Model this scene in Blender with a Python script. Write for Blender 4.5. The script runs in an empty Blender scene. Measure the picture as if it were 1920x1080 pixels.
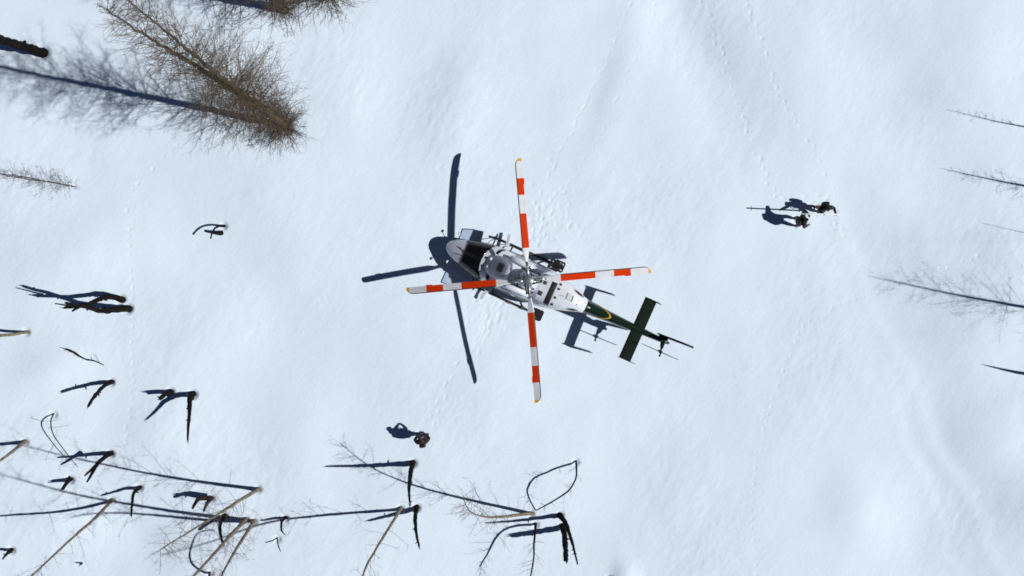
import bpy, bmesh, math, random
import numpy as np
from mathutils import Vector, Matrix

R = math.radians
scene = bpy.context.scene
C = scene.collection

# ------------------------------------------------------------------ camera, sky, sun, exposure
FPX, CAMH = 1830.8, 46.0            # focal length in photo pixels (1920 wide), height over the snow
SUN_EL = R(43.0)
SH = Vector((-0.979, 0.204, 0.0)).normalized()      # the way shadows fall on the ground
cam_data = bpy.data.cameras.new('camera')
cam = bpy.data.objects.new('camera', cam_data); C.objects.link(cam)
cam.location = (0, 0, CAMH)
cam.rotation_euler = (0, 0, 0)
cam_data.sensor_width = 36.0
cam_data.lens = 36.0 * FPX / 1920.0
cam_data.clip_end = 3000
scene.camera = cam

world = bpy.data.worlds.new('World'); scene.world = world
world.use_nodes = True
wn = world.node_tree.nodes; wl = world.node_tree.links
bg = wn['Background']
sky = wn.new('ShaderNodeTexSky'); sky.sky_type = 'NISHITA'; sky.sun_disc = False
sky.sun_elevation = SUN_EL
sky.sun_rotation = math.atan2(-SH.x, -SH.y)
sky.altitude = 3000; sky.air_density = 0.36; sky.dust_density = 0.0; sky.ozone_density = 3.0
wl.new(sky.outputs[0], bg.inputs[0]); bg.inputs[1].default_value = 0.05

sun_data = bpy.data.lights.new('sun', 'SUN'); sun_data.energy = 3.8; sun_data.angle = R(0.53)
sun_data.color = (1.0, 0.985, 0.965)
sun = bpy.data.objects.new('sun', sun_data); C.objects.link(sun)
LD = Vector((SH.x * math.cos(SUN_EL), SH.y * math.cos(SUN_EL), -math.sin(SUN_EL)))
sun.rotation_euler = LD.to_track_quat('-Z', 'Y').to_euler()
sun.location = (30, -6, 40)

vs = scene.view_settings
vs.view_transform = 'Standard'; vs.look = 'None'; vs.gamma = 1.0; vs.exposure = 0.0
vs.use_curve_mapping = False
scene.cycles.filter_width = 1.7; scene.cycles.max_bounces = 8; scene.cycles.transparent_max_bounces = 8

# ------------------------------------------------------------------ materials
def mat(name, col, rough=0.6, metal=0.0, var=0.25, scale=6.0, bump=0.0, coat=0.0, spec=0.5, bscale=30.0):
    m = bpy.data.materials.new(name); m.use_nodes = True
    nt = m.node_tree; b = nt.nodes['Principled BSDF']
    b.inputs['Roughness'].default_value = rough; b.inputs['Metallic'].default_value = metal
    b.inputs['Specular IOR Level'].default_value = spec
    if coat: b.inputs['Coat Weight'].default_value = coat; b.inputs['Coat Roughness'].default_value = 0.06
    tc = nt.nodes.new('ShaderNodeTexCoord')
    if var:
        n = nt.nodes.new('ShaderNodeTexNoise'); n.inputs['Scale'].default_value = scale; n.inputs['Detail'].default_value = 5
        nt.links.new(tc.outputs['Object'], n.inputs['Vector'])
        r = nt.nodes.new('ShaderNodeValToRGB')
        r.color_ramp.elements[0].position = 0.3; r.color_ramp.elements[1].position = 0.7
        r.color_ramp.elements[0].color = tuple(c * (1 - var) for c in col) + (1,)
        r.color_ramp.elements[1].color = tuple(min(1, c * (1 + var)) for c in col) + (1,)
        nt.links.new(n.outputs['Fac'], r.inputs[0]); nt.links.new(r.outputs[0], b.inputs['Base Color'])
    else:
        b.inputs['Base Color'].default_value = tuple(col) + (1,)
    if bump:
        n2 = nt.nodes.new('ShaderNodeTexNoise'); n2.inputs['Scale'].default_value = bscale; n2.inputs['Detail'].default_value = 4
        nt.links.new(tc.outputs['Object'], n2.inputs['Vector'])
        bp = nt.nodes.new('ShaderNodeBump'); bp.inputs['Strength'].default_value = bump; bp.inputs['Distance'].default_value = 0.03
        nt.links.new(n2.outputs['Fac'], bp.inputs['Height']); nt.links.new(bp.outputs[0], b.inputs['Normal'])
    return m

M = {}
M['snow'] = mat('snow', (0.748, 0.858, 0.965), 0.75, var=0.012, scale=0.8, spec=0.15)
# fine wind crust on the snow
nt = M['snow'].node_tree; bs = nt.nodes['Principled BSDF']
tc = nt.nodes.new('ShaderNodeTexCoord'); mp = nt.nodes.new('ShaderNodeMapping')
mp.inputs['Rotation'].default_value = (0, 0, R(-58)); mp.inputs['Scale'].default_value = (1.0, 1.7, 1.0)
nn = nt.nodes.new('ShaderNodeTexNoise'); nn.inputs['Scale'].default_value = 4.6; nn.inputs['Detail'].default_value = 6
nn.inputs['Roughness'].default_value = 0.62
bp = nt.nodes.new('ShaderNodeBump'); bp.inputs['Strength'].default_value = 0.34; bp.inputs['Distance'].default_value = 0.05
nt.links.new(tc.outputs['Object'], mp.inputs[0]); nt.links.new(mp.outputs[0], nn.inputs['Vector'])
nt.links.new(nn.outputs['Fac'], bp.inputs['Height']); nt.links.new(bp.outputs[0], bs.inputs['Normal'])

M['bark_dark'] = mat('bark_dark', (0.0085, 0.0065, 0.0055), 0.95, var=0.5, scale=9, bump=0.8, spec=0.15)
M['bark_brown'] = mat('bark_brown', (0.030, 0.021, 0.015), 0.95, var=0.45, scale=9, bump=0.8, spec=0.15)
M['bark_tan'] = mat('bark_tan', (0.20, 0.165, 0.11), 0.9, var=0.45, scale=7, bump=0.6, spec=0.2)
M['larch'] = mat('larch', (0.095, 0.073, 0.040), 0.9, var=0.4, scale=3, bump=0.5, spec=0.15)
M['twig'] = mat('twig', (0.124, 0.096, 0.064), 0.9, var=0.4, scale=1.5, spec=0.15)
M['twig_grey'] = mat('twig_grey', (0.12, 0.10, 0.085), 0.9, var=0.35, scale=2, spec=0.15)
M['white'] = mat('white', (0.74, 0.785, 0.84), 0.32, var=0.04, scale=3, coat=0.6)
M['blade_white'] = mat('blade_white', (0.70, 0.72, 0.76), 0.55, var=0.10, scale=2.5)
M['red'] = mat('red', (0.68, 0.040, 0.0015), 0.7, var=0.06, scale=4, spec=0.06)
M['yellow'] = mat('yellow', (0.72, 0.40, 0.01), 0.5, var=0.05)
M['green'] = mat('green', (0.007, 0.023, 0.011), 0.28, var=0.12, scale=2, coat=0.7)
M['green_matt'] = mat('green_matt', (0.007, 0.016, 0.009), 0.75, var=0.15, scale=2, spec=0.12)
M['fairing_shade_grey'] = mat('fairing_shade_grey', (0.36, 0.40, 0.46), 0.4, var=0.08, scale=3, coat=0.3)  # shade on the fairing's forward slope is put into this grey base colour
M['black'] = mat('black', (0.012, 0.011, 0.011), 0.55, var=0.2)
M['rubber'] = mat('rubber', (0.018, 0.017, 0.014), 0.8, var=0.3, spec=0.25)
M['darkgrey'] = mat('darkgrey', (0.055, 0.05, 0.047), 0.7, var=0.25, scale=40)
M['steel'] = mat('steel', (0.42, 0.45, 0.47), 0.38, metal=0.75, var=0.3, scale=18)
M['edge'] = mat('edge', (0.055, 0.055, 0.06), 0.4, metal=0.6, var=0.2)
M['panel'] = mat('panel', (0.55, 0.60, 0.62), 0.5, var=0.08)
M['screen'] = mat('screen', (0.008, 0.008, 0.008), 0.10, var=0.0, spec=0.35)
M['lens'] = mat('lens', (0.85, 0.87, 0.9), 0.2, var=0.0)
M['skin'] = mat('skin', (0.48, 0.27, 0.19), 0.55, var=0.1)
M['jacket_brown'] = mat('jacket_brown', (0.024, 0.015, 0.012), 0.85, var=0.35, scale=9, bump=0.5)
M['jacket_olive'] = mat('jacket_olive', (0.026, 0.024, 0.017), 0.85, var=0.35, scale=9, bump=0.5)
M['tan_cloth'] = mat('tan_cloth', (0.21, 0.12, 0.035), 0.85, var=0.35, scale=8, bump=0.5)
M['cloth_black'] = mat('cloth_black', (0.014, 0.013, 0.013), 0.85, var=0.35, scale=9, bump=0.5)
M['grey_cloth'] = mat('grey_cloth', (0.10, 0.11, 0.115), 0.8, var=0.25, scale=9)
M['pole'] = mat('pole', (0.82, 0.83, 0.84), 0.4, var=0.05)
def glass(name, tint):
    m = bpy.data.materials.new(name); m.use_nodes = True; nt = m.node_tree; nt.nodes.clear()
    o = nt.nodes.new('ShaderNodeOutputMaterial'); mx = nt.nodes.new('ShaderNodeMixShader')
    t = nt.nodes.new('ShaderNodeBsdfTransparent'); t.inputs[0].default_value = tint + (1,)
    g = nt.nodes.new('ShaderNodeBsdfGlossy'); g.inputs['Roughness'].default_value = 0.04
    mx.inputs[0].default_value = 0.07
    nt.links.new(t.outputs[0], mx.inputs[1]); nt.links.new(g.outputs[0], mx.inputs[2])
    nt.links.new(mx.outputs[0], o.inputs[0]); return m
M['glass'] = glass('door_glass', (0.78, 0.84, 0.9))

# ------------------------------------------------------------------ noise and terrain height
_rng = np.random.default_rng(11)
_perm = np.concatenate([_rng.permutation(256)] * 3)
_ga = _rng.uniform(0, 2 * np.pi, 256); _gx = np.cos(_ga); _gy = np.sin(_ga)
def pn(x, y, s=0):
    xi = np.floor(x).astype(int); yi = np.floor(y).astype(int)
    xf = x - xi; yf = y - yi
    u = xf * xf * xf * (xf * (xf * 6 - 15) + 10); v = yf * yf * yf * (yf * (yf * 6 - 15) + 10)
    def g(ix, iy, fx, fy):
        h = _perm[(_perm[(ix + s * 37) & 255] + iy + s * 11) & 255] & 255
        return _gx[h] * fx + _gy[h] * fy
    n00 = g(xi, yi, xf, yf); n10 = g(xi + 1, yi, xf - 1, yf)
    n01 = g(xi, yi + 1, xf, yf - 1); n11 = g(xi + 1, yi + 1, xf - 1, yf - 1)
    return (n00 * (1 - u) + n10 * u) * (1 - v) + (n01 * (1 - u) + n11 * u) * v

def hbase(x):
    return -0.075 * 60.0 * np.tanh(np.asarray(x, float) / 60.0)

def px2xy(px, py):
    """ground point (base slope only) seen at a photo pixel"""
    z = 0.0
    for _ in range(6):
        d = CAMH - z
        x = (px - 960) / FPX * d; y = (540 - py) / FPX * d
        z = float(hbase(x))
    return x, y

# broad swells: (px, py, radius across, radius along, angle, amplitude)
SWELLS = [(1610, 955, 1.6, 1.9, 15, 0.19), (1172, 1085, 0.6, 0.8, 0, 0.14),
          (1290, 60, 1.6, 5.0, 24, -0.16), (1180, 90, 1.2, 4.6, -14, 0.08), (1120, 170, 0.7, 3.5, -20, -0.05),
          (1830, 120, 3.0, 3.5, 0, 0.24), (1640, 130, 2.6, 3.4, 30, -0.16), (700, 620, 3.2, 2.2, 20, 0.10), (520, 590, 1.5, 2.8, 20, -0.08),
          (860, 190, 1.2, 3.0, -10, 0.09), (640, 180, 1.8, 2.6, 0, 0.08), (1450, 700, 1.5, 4.2, -14, -0.06), (380, 620, 2.2, 2.2, 0, 0.10),
          (160, 470, 2.2, 1.5, 20, 0.12), (250, 1010, 2.0, 1.4, 0, -0.13), (110, 960, 1.6, 1.0, 0, 0.12), (560, 820, 1.6, 2.6, 0, 0.10),
          (100, 690, 2.0, 1.1, 30, 0.12), (300, 800, 1.4, 1.2, 0, 0.10), (1300, 900, 2.2, 2.0, 0, 0.06), (1750, 480, 2.2, 1.6, 0, -0.07)]
SWELLS = [(*px2xy(a, b), c, d, R(e), f * 1.35) for a, b, c, d, e, f in SWELLS]
# two long creases running down the right side of the slope
def crease(x, y, pts, wide, amp):
    ys = np.array([p[1] for p in pts][::-1]); xs = np.array([p[0] for p in pts][::-1])
    cx = np.interp(y, ys, xs) + 0.5 * pn(y / 2.6 + 4, y * 0 + 0.37, 12) + 0.25 * pn(y / 0.9, y * 0 + 0.61, 13)
    amp = amp * np.clip((ys[-1] + 1.0 - y) / 5.0, 0, 1) * np.clip(1 + 0.9 * pn(y / 3.1, x / 7.0, 14), 0.6, 1.5)
    d = (x - cx)
    return amp * (np.log1p(np.exp(np.clip(d / wide, -30, 30))) * wide) * np.exp(-np.clip(d, 0, None) / 9.0) + amp * 0.26 * np.exp(-((d + 2.2 * wide + 0.25) / (1.3 * wide + 0.2)) ** 2)
CR1 = [px2xy(*p) for p in [(1560, 300), (1620, 480), (1690, 640), (1760, 800), (1850, 960), (1930, 1120)]]
CR2 = [px2xy(*p) for p in [(1580, 470), (1650, 620), (1690, 760), (1750, 900), (1830, 1100)]]
CR3 = [px2xy(*p) for p in [(1190, -200), (1235, -60), (1290, 40), (1330, 100), (1400, 190), (1440, 300)]]

PITS = []       # (x, y, radius, depth) tree wells; filled below before the ground is meshed

def height(x, y):
    x = np.asarray(x, float); y = np.asarray(y, float)
    z = hbase(x)
    z = z + 0.30 * pn(x / 9.0, y / 9.0, 1) + 0.105 * pn(x / 4.3 + 3, y / 4.3, 2) + 0.028 * pn(x / 2.1, y / 2.1 + 5, 3) + 0.011 * pn(x / 1.0, y / 1.0, 4)
    a = R(58)                                           # wind-packed ridges run from lower left to upper right
    u = x * math.cos(a) + y * math.sin(a); v = -x * math.sin(a) + y * math.cos(a)
    amp = np.clip(0.5 + 1.6 * pn(x / 6.0 + 9, y / 6.0, 5), 0.15, 1.4)
    z = z + amp * (0.012 * pn(u / 1.0, v / 0.45, 6) + 0.0062 * pn(u / 0.5, v / 0.24, 7) + 0.0036 * pn(u / 0.3, v / 0.15, 8) + 0.0042 * pn(x / 0.33, y / 0.27, 9))
    for (cx, cy, ra, rb, an, am) in SWELLS:
        dx = x - cx; dy = y - cy
        p = dx * math.cos(an) + dy * math.sin(an); q = -dx * math.sin(an) + dy * math.cos(an)
        z = z + am * np.exp(-(p / ra) ** 2 - (q / rb) ** 2)
    z = z + crease(x, y, CR1, 0.24, 0.12) + crease(x, y, CR2, 0.16, 0.05) + crease(x, y, CR3, 0.35, 0.05) * np.clip((y - 3) / 4, 0, 1)
    return z

def hgt(x, y): return float(height(np.array([x]), np.array([y]))[0])

def at(px, py, h=0.0):
    """point h metres over the snow that the photograph shows at (px, py)"""
    z = 0.0
    for _ in range(6):
        d = CAMH - z
        x = (px - 960) / FPX * d; y = (540 - py) / FPX * d
        z = hgt(x, y) + h
    return Vector((x, y, z))

def shadow_x(px, py, h):
    z = 0.0
    for _ in range(5):
        d = CAMH - z; x = (px - 960) / FPX * d; y = (540 - py) / FPX * d; z = float(hbase(x)) + h
    dd = h / math.tan(SUN_EL)
    for _ in range(6):
        gx = x + SH.x * dd; gz = float(hbase(gx)); dd = (z - gz) / math.tan(SUN_EL)
    gx = x + SH.x * dd
    return 960 + gx * FPX / (CAMH - float(hbase(gx)))

def hs(px, py, xs):
    """height of a point from its own pixel and the pixel column of its shadow"""
    lo, hi = 0.0, 30.0
    for _ in range(30):
        m = (lo + hi) / 2
        if shadow_x(px, py, m) > xs: lo = m
        else: hi = m
    return (lo + hi) / 2

# ------------------------------------------------------------------ mesh helpers
class MB:
    def __init__(s): s.v = []; s.f = []; s.m = []
    def tube(s, pts, rad, n=8, jit=0.0, rng=None, cap=True, mi=0):
        pts = [Vector(p) for p in pts]; k = len(pts); base = len(s.v)
        up = Vector((0.31, 0.17, 0.93))
        for i, p in enumerate(pts):
            t = (pts[min(i + 1, k - 1)] - pts[max(i - 1, 0)])
            if t.length < 1e-9: t = Vector((0, 0, 1))
            t.normalize()
            a = t.cross(up)
            if a.length < 0.05: a = t.cross(Vector((1, 0, 0)))
            a.normalize(); b = t.cross(a)
            r = rad[i] if hasattr(rad, '__len__') else rad
            for j in range(n):
                an = 2 * math.pi * j / n
                q = r * (1 + (rng.uniform(-jit, jit) if jit else 0))
                s.v.append(p + a * (q * math.cos(an)) + b * (q * math.sin(an)))
        for i in range(k - 1):
            for j in range(n):
                a0 = base + i * n + j; a1 = base + i * n + (j + 1) % n
                s.f.append((a0, a1, a1 + n, a0 + n)); s.m.append(mi)
        if cap:
            s.f.append(tuple(base + j for j in range(n))[::-1]); s.m.append(mi)
            s.f.append(tuple(base + (k - 1) * n + j for j in range(n))); s.m.append(mi)
    def box(s, c, d, rot=None, mi=0, taper=1.0):
        c = Vector(c); base = len(s.v)
        for z in (-1, 1):
            for (x, y) in ((-1, -1), (1, -1), (1, 1), (-1, 1)):
                k = taper if z > 0 else 1.0
                p = Vector((x * d[0] / 2 * k, y * d[1] / 2 * k, z * d[2] / 2))
                if rot: p = rot @ p
                s.v.append(c + p)
        for f in ((0, 3, 2, 1), (4, 5, 6, 7), (0, 1, 5, 4), (1, 2, 6, 5), (2, 3, 7, 6), (3, 0, 4, 7)):
            s.f.append(tuple(base + i for i in f)); s.m.append(mi)
    def rings(s, rings, cap=True, mi=0, mats=None):
        base = len(s.v); n = len(rings[0])
        for r in rings: s.v.extend(Vector(p) for p in r)
        for i in range(len(rings) - 1):
            for j in range(n):
                a = base + i * n + j; b = base + i * n + (j + 1) % n
                s.f.append((a, b, b + n, a + n)); s.m.append(mats(i, j) if mats else mi)
        if cap:
            s.f.append(tuple(base + j for j in range(n))[::-1]); s.m.append(mi if not mats else mats(0, 0))
            s.f.append(tuple(base + (len(rings) - 1) * n + j for j in range(n))); s.m.append(mi if not mats else mats(len(rings) - 2, 0))
    def plate(s, poly, n, th, mi=0):
        """polygon (3-D points) given thickness th along n"""
        n = Vector(n).normalized() * (th / 2); base = len(s.v); k = len(poly)
        for p in poly: s.v.append(Vector(p) - n)
        for p in poly: s.v.append(Vector(p) + n)
        s.f.append(tuple(base + i for i in range(k))[::-1]); s.m.append(mi)
        s.f.append(tuple(base + k + i for i in range(k))); s.m.append(mi)
        for i in range(k):
            j = (i + 1) % k; s.f.append((base + i, base + j, base + k + j, base + k + i)); s.m.append(mi)
    def ball(s, c, r, n=10, m=7, mi=0):
        c = Vector(c); r = r if hasattr(r, '__len__') else (r, r, r); rr = []
        for i in range(m + 1):
            th = math.pi * (0.02 + 0.96 * i / m)
            rr.append([c + Vector((r[0] * math.sin(th) * math.cos(2 * math.pi * j / n), r[1] * math.sin(th) * math.sin(2 * math.pi * j / n), r[2] * math.cos(th))) for j in range(n)])
        s.rings(rr, mi=mi)
    def grid(s, P, mi=0, th=None):
        """open sheet from a 2-D list of points"""
        base = len(s.v); a = len(P); b = len(P[0])
        for row in P: s.v.extend(Vector(p) for p in row)
        for i in range(a - 1):
            for j in range(b - 1):
                k = base + i * b + j; s.f.append((k, k + 1, k + b + 1, k + b)); s.m.append(mi)
    def build(s, name, mats, parent=None, smooth=False, origin=None, fix=True):
        me = bpy.data.meshes.new(name)
        o0 = Vector(origin) if origin is not None else Vector((0, 0, 0))
        me.from_pydata([tuple(v - o0) for v in s.v], [], s.f)
        for m in (mats if isinstance(mats, (list, tuple)) else [mats]): me.materials.append(M[m] if isinstance(m, str) else m)
        me.polygons.foreach_set('material_index', s.m)
        if fix and len(s.v) < 60000:
            bm = bmesh.new(); bm.from_mesh(me); bmesh.ops.recalc_face_normals(bm, faces=bm.faces); bm.to_mesh(me); bm.free()
        if smooth: me.polygons.foreach_set('use_smooth', [True] * len(me.polygons))
        me.update()
        o = bpy.data.objects.new(name, me); C.objects.link(o)
        if parent is not None: o.parent = parent
        if origin is not None: o.location = o0
        return o

def tag(o, label=None, cat=None, group=None, kind=None):
    if label: o['label'] = label
    if cat: o['category'] = cat
    if group: o['group'] = group
    if kind: o['kind'] = kind
    return o
def empty(name, loc, rz=0.0):
    o = bpy.data.objects.new(name, None); C.objects.link(o); o.location = loc; o.rotation_euler = (0, 0, rz)
    o.empty_display_size = 0.3
    return o

# ------------------------------------------------------------------ trees: built from (pixel, height) polylines; heights come from the shadows
def polyline(pts, hs_):
    return [at(p[0], p[1], h) for p, h in zip(pts, hs_)]
def heights(pts, tip_h, pw=1.0):
    L = [0.0]
    for a, b in zip(pts, pts[1:]): L.append(L[-1] + math.hypot(a[0] - b[0], a[1] - b[1]))
    return [tip_h * (l / L[-1]) ** pw for l in L]
def resample(P, step=0.22):
    P = [Vector(p) for p in P]; out = []
    n = len(P)
    for i in range(n - 1):
        p0 = P[max(i - 1, 0)]; p1 = P[i]; p2 = P[i + 1]; p3 = P[min(i + 2, n - 1)]
        k = max(2, int((p2 - p1).length / step))
        for j in range(k):
            t = j / k
            out.append(0.5 * ((2 * p1) + (p2 - p0) * t + (2 * p0 - 5 * p1 + 4 * p2 - p3) * t * t + (3 * p1 - p0 - 3 * p2 + p3) * t ** 3))
    out.append(P[-1]); return out
def along(P, t):
    f = t * (len(P) - 1); i = min(int(f), len(P) - 2); return P[i].lerp(P[i + 1], f - i)

def twig_path(p, d, L, rng, k=4, droop=0.0, wig=0.12):
    out = [p.copy()]; d = d.normalized(); q = p.copy()
    for i in range(k):
        d = (d + Vector((rng.uniform(-wig, wig), rng.uniform(-wig, wig), rng.uniform(-wig, wig) + droop))).normalized()
        q = q + d * (L / k); out.append(q.copy())
    return out

def spray(mb, p, d, L, r, rng, subs=5, subsubs=2, lift=0.06):
    """a branch with twigs and finer twigs"""
    br = twig_path(p, d, L, rng, 5, lift, 0.13)
    mb.tube(br, [r * (1 - 0.75 * i / 5) for i in range(6)], 4, cap=False)
    for _ in range(subs):
        t = rng.uniform(0.15, 1.0); q = along(br, t); dd = (along(br, min(1, t + 0.1)) - along(br, max(0, t - 0.1))).normalized()
        sd = (dd + Vector((rng.gauss(0, .6), rng.gauss(0, .6), rng.gauss(0.1, .45)))).normalized()
        l2 = L * rng.uniform(0.25, 0.5) * (1.15 - 0.5 * t)
        tw = twig_path(q, sd, l2, rng, 3, lift, 0.2)
        r2 = max(0.003, r * 0.40)
        mb.tube(tw, [r2, r2 * .8, r2 * .6, r2 * .4], 3, cap=False)
        for _ in range(subsubs):
            q2 = along(tw, rng.uniform(0.2, 1)); d3 = (sd + Vector((rng.gauss(0, .7), rng.gauss(0, .7), rng.gauss(0.1, .5)))).normalized()
            l3 = l2 * rng.uniform(0.3, 0.6); r3 = max(0.0024, r2 * 0.65)
            mb.tube([q2, q2 + d3 * l3 * .5, q2 + d3 * l3 + Vector((0, 0, lift * l3))], [r3, r3 * .8, r3 * .5], 3, cap=False)

def snag(name, label, pts, xs=None, tip_h=None, r0=0.17, r1=0.07, material='bark_dark', cat='dead tree', group='dead trees on the snow slope',
         prongs=(), twigs=0, tlen=0.8, seed=1, pit=True, pw=1.0, jit=0.15, hlist=None):
    """a leaning dead trunk; pts are photo pixels from base to tip, xs the photo column of the tip's shadow"""
    rng = random.Random(seed * 7919 + 3)
    if hlist is None:
        th = tip_h if tip_h is not None else hs(pts[-1][0], pts[-1][1], xs)
        hlist = heights(pts, th, pw)
    P = polyline(pts, hlist); base = P[0].copy()
    root = empty(name, base)
    P[0] = P[0] + (P[0] - P[1]).normalized() * 0.28
    Q = resample(P, 0.16 if r0 > 0.09 else 0.3)
    k = len(Q); mb = MB()
    wob = [rng.uniform(-1, 1) for _ in range(k)]
    rad = []
    for i in range(k):
        t = i / (k - 1); r = r0 * (1 - t) + r1 * t
        r *= 1 + 0.05 * wob[i] + 0.45 * math.exp(-t * 16)
        rad.append(r)
    for i in range(2, k - 1):
        Q[i] = Q[i] + Vector((rng.gauss(0, 1), rng.gauss(0, 1), rng.gauss(0, 1))) * (rad[i] * 0.05)
    mb.tube(Q, rad, 11 if r0 > 0.09 else 7, jit, rng)
    if material in ('bark_dark', 'bark_brown') and r0 > 0.06:     # snapped-off branch stubs and bark ridges
        for _ in range(int(2 + 0.9 * (Q[-1] - Q[0]).length)):
            t = rng.uniform(.12, .97); q = along(Q, t); a = rng.uniform(0, 6.28); rr_ = r0 * (1 - t) + r1 * t
            ax = (along(Q, min(1, t + .08)) - along(Q, max(0, t - .08))).normalized()
            sd = Vector((math.cos(a), math.sin(a), rng.uniform(-.3, .6))); sd = (sd - ax * sd.dot(ax) * .8).normalized()
            mb.tube([q, q + sd * rr_ * .9, q + sd * (rr_ + rng.uniform(.02, .12))], [rr_ * .55, rr_ * .45, rr_ * .28], 6)
    if r1 > 0.035:                                     # splintered top
        d = (Q[-1] - Q[-3]).normalized()
        for _ in range(4):
            o = Vector((rng.gauss(0, .5), rng.gauss(0, .5), rng.gauss(0, .5))) * r1
            mb.tube([Q[-1] - d * 0.1 + o, Q[-1] + d * rng.uniform(.08, .3) + o * 1.2], [r1 * .5, r1 * .1], 5)
    mb.build('trunk', material, root, True, None)
    root.children[0].location = -base if False else (0, 0, 0)
    tr = root.children[0]; tr.matrix_parent_inverse = Matrix.Translation(-base)
    for (ppts, pxs, pr0, pr1) in prongs:
        ph = [hs(*pp, x) if x is not None else 0 for pp, x in zip(ppts, pxs)]
        PP = resample(polyline(ppts, ph), 0.15); pb = MB()
        kk = len(PP) - 1
        pb.tube(PP, [pr0 + (pr1 - pr0) * i / kk for i in range(kk + 1)], 8, 0.15, rng)
        o = pb.build('limb', material, root, True); o.matrix_parent_inverse = Matrix.Translation(-base)
    if twigs:
        tb = MB()
        for i in range(twigs):
            t = rng.uniform(0.12, 1.0); q = along(Q, t); ax = (along(Q, min(1, t + .05)) - along(Q, max(0, t - .05))).normalized()
            a = rng.uniform(0, 6.28); side = Vector((math.cos(a), math.sin(a), 0)); side = (side - ax * side.dot(ax)).normalized()
            d = side * rng.uniform(.7, 1.1) + ax * rng.uniform(0.2, 0.9)
            spray(tb, q, d, tlen * rng.uniform(.5, 1.2) * (1.1 - .4 * t), 0.008, rng, 4, 2, 0.05)
        o = tb.build('crown', 'twig_grey', root, False, fix=False); o.matrix_parent_inverse = Matrix.Translation(-base)
    tag(root, label, cat, group)
    if pit: PITS.append((base.x, base.y, max(0.2, r0 * 1.8), 0.10 + r0 * 0.5))
    return root

def full_tree(name, label, stems, blen, density, seed, r0=0.17, group='tall bare trees at the upper left', low=0.04, lowbias=1.35, cat='tree', subs=7, tr=0.016, pit=.22):
    """tall leafless tree; stems are lists of 3-D points from the base up"""
    rng = random.Random(seed); base = stems[0][0].copy()
    root = empty(name, base); inv = Matrix.Translation(-base)
    cb = MB()
    for si, st in enumerate(stems):
        P = [p.copy() for p in st]; P[0] = P[0] - Vector((0, 0, 0.4))
        Q = resample(P, 0.35); k = len(Q) - 1
        for i in range(2, k): Q[i] = Q[i] + Vector((rng.gauss(0, .016), rng.gauss(0, .016), 0))
        tb = MB()
        rr = r0 if si == 0 else r0 * 0.85
        tb.tube(Q, [max(0.02, rr * (1 - i / k) ** 0.8 * (1 + rng.uniform(-.08, .08))) for i in range(k + 1)], 9, 0.12, rng)
        o = tb.build('trunk' if si == 0 else 'stem', 'larch', root, True); o.matrix_parent_inverse = inv
        H = Q[-1].z - Q[0].z
        n = int(density * H)
        for i in range(n):
            t = low + (1 - low) * rng.random() ** lowbias
            if si > 0 and t < 0.3: continue
            q = along(Q, t); a = rng.uniform(0, 6.283)
            d = Vector((math.cos(a), math.sin(a), rng.uniform(0.05, 0.75)))
            L = blen * (0.50 + 1.5 * t * (1 - t)) * rng.uniform(0.4, 1.15)
            if t > 0.5: L *= 1.0 - (t - .5) * 1.25
            spray(cb, q, d, max(0.3, L), tr * (1.15 - 0.5 * t), rng, subs, 2, 0.05)
    o = cb.build('crown', 'twig', root, False, fix=False); o.matrix_parent_inverse = inv
    tag(root, label, cat, group)
    PITS.append((base.x, base.y, pit * 1.8, pit))
    return root

# --- the tall forked larch at the upper left
bp_ = (535, 236)
stem_a = [at(*bp_, 0), at(497, 209, 3.9), at(450, 178, 7.5), at(370, 126, 12.6), at(285, 74, 16.7), at(200, 18, 19.9)]
stem_b = [at(*bp_, 0), at(499, 208, 3.9), at(456, 176, 7.8), at(415, 146, 11.2), at(330, 75, 16.9), at(236, -2, 21.3)]
full_tree('larch_tree', 'tall forked bare brown tree leaning to the upper left over its long shadow', [stem_a, stem_b], 2.6, 23, 5, 0.17, low=0.01, lowbias=1.9, tr=.013)
# --- its neighbour, mostly above the upper edge
st = [at(618, -12, 0), at(586, -62, 5), at(550, -125, 10), at(516, -185, 14)]
full_tree('larch_tree', 'bare brown tree at the top edge showing only its lower twigs', [st], 3.0, 22, 9, 0.15, lowbias=1.6, low=.01)
st = [at(533, 17, 0), at(500, -22, 4), at(466, -70, 8), at(430, -120, 12)]
full_tree('larch_tree', 'bare tree with dark trunk foot just below the top edge', [st], 2.3, 15, 17, 0.22)
# --- dark trunk at the upper left edge
snag('dead_tree', 'thick dark trunk leaning out of the left edge near the top corner', [(78, 98), (40, 86), (0, 74), (-60, 56)], tip_h=5.0, r0=0.198, r1=0.170,
     seed=3, cat='dead tree')
# --- small bushy larch at the left edge
st = [at(138, 349, 0), at(104, 343, 1.6), at(60, 337, 3.2), at(5, 327, 5.2)]
full_tree('young_larch', 'small bushy brown sapling alone at the left edge below the tall tree', [st], 0.9, 24, 23, 0.03, group='saplings on the slope', low=0.02, subs=4, tr=0.005, pit=.08)

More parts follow.
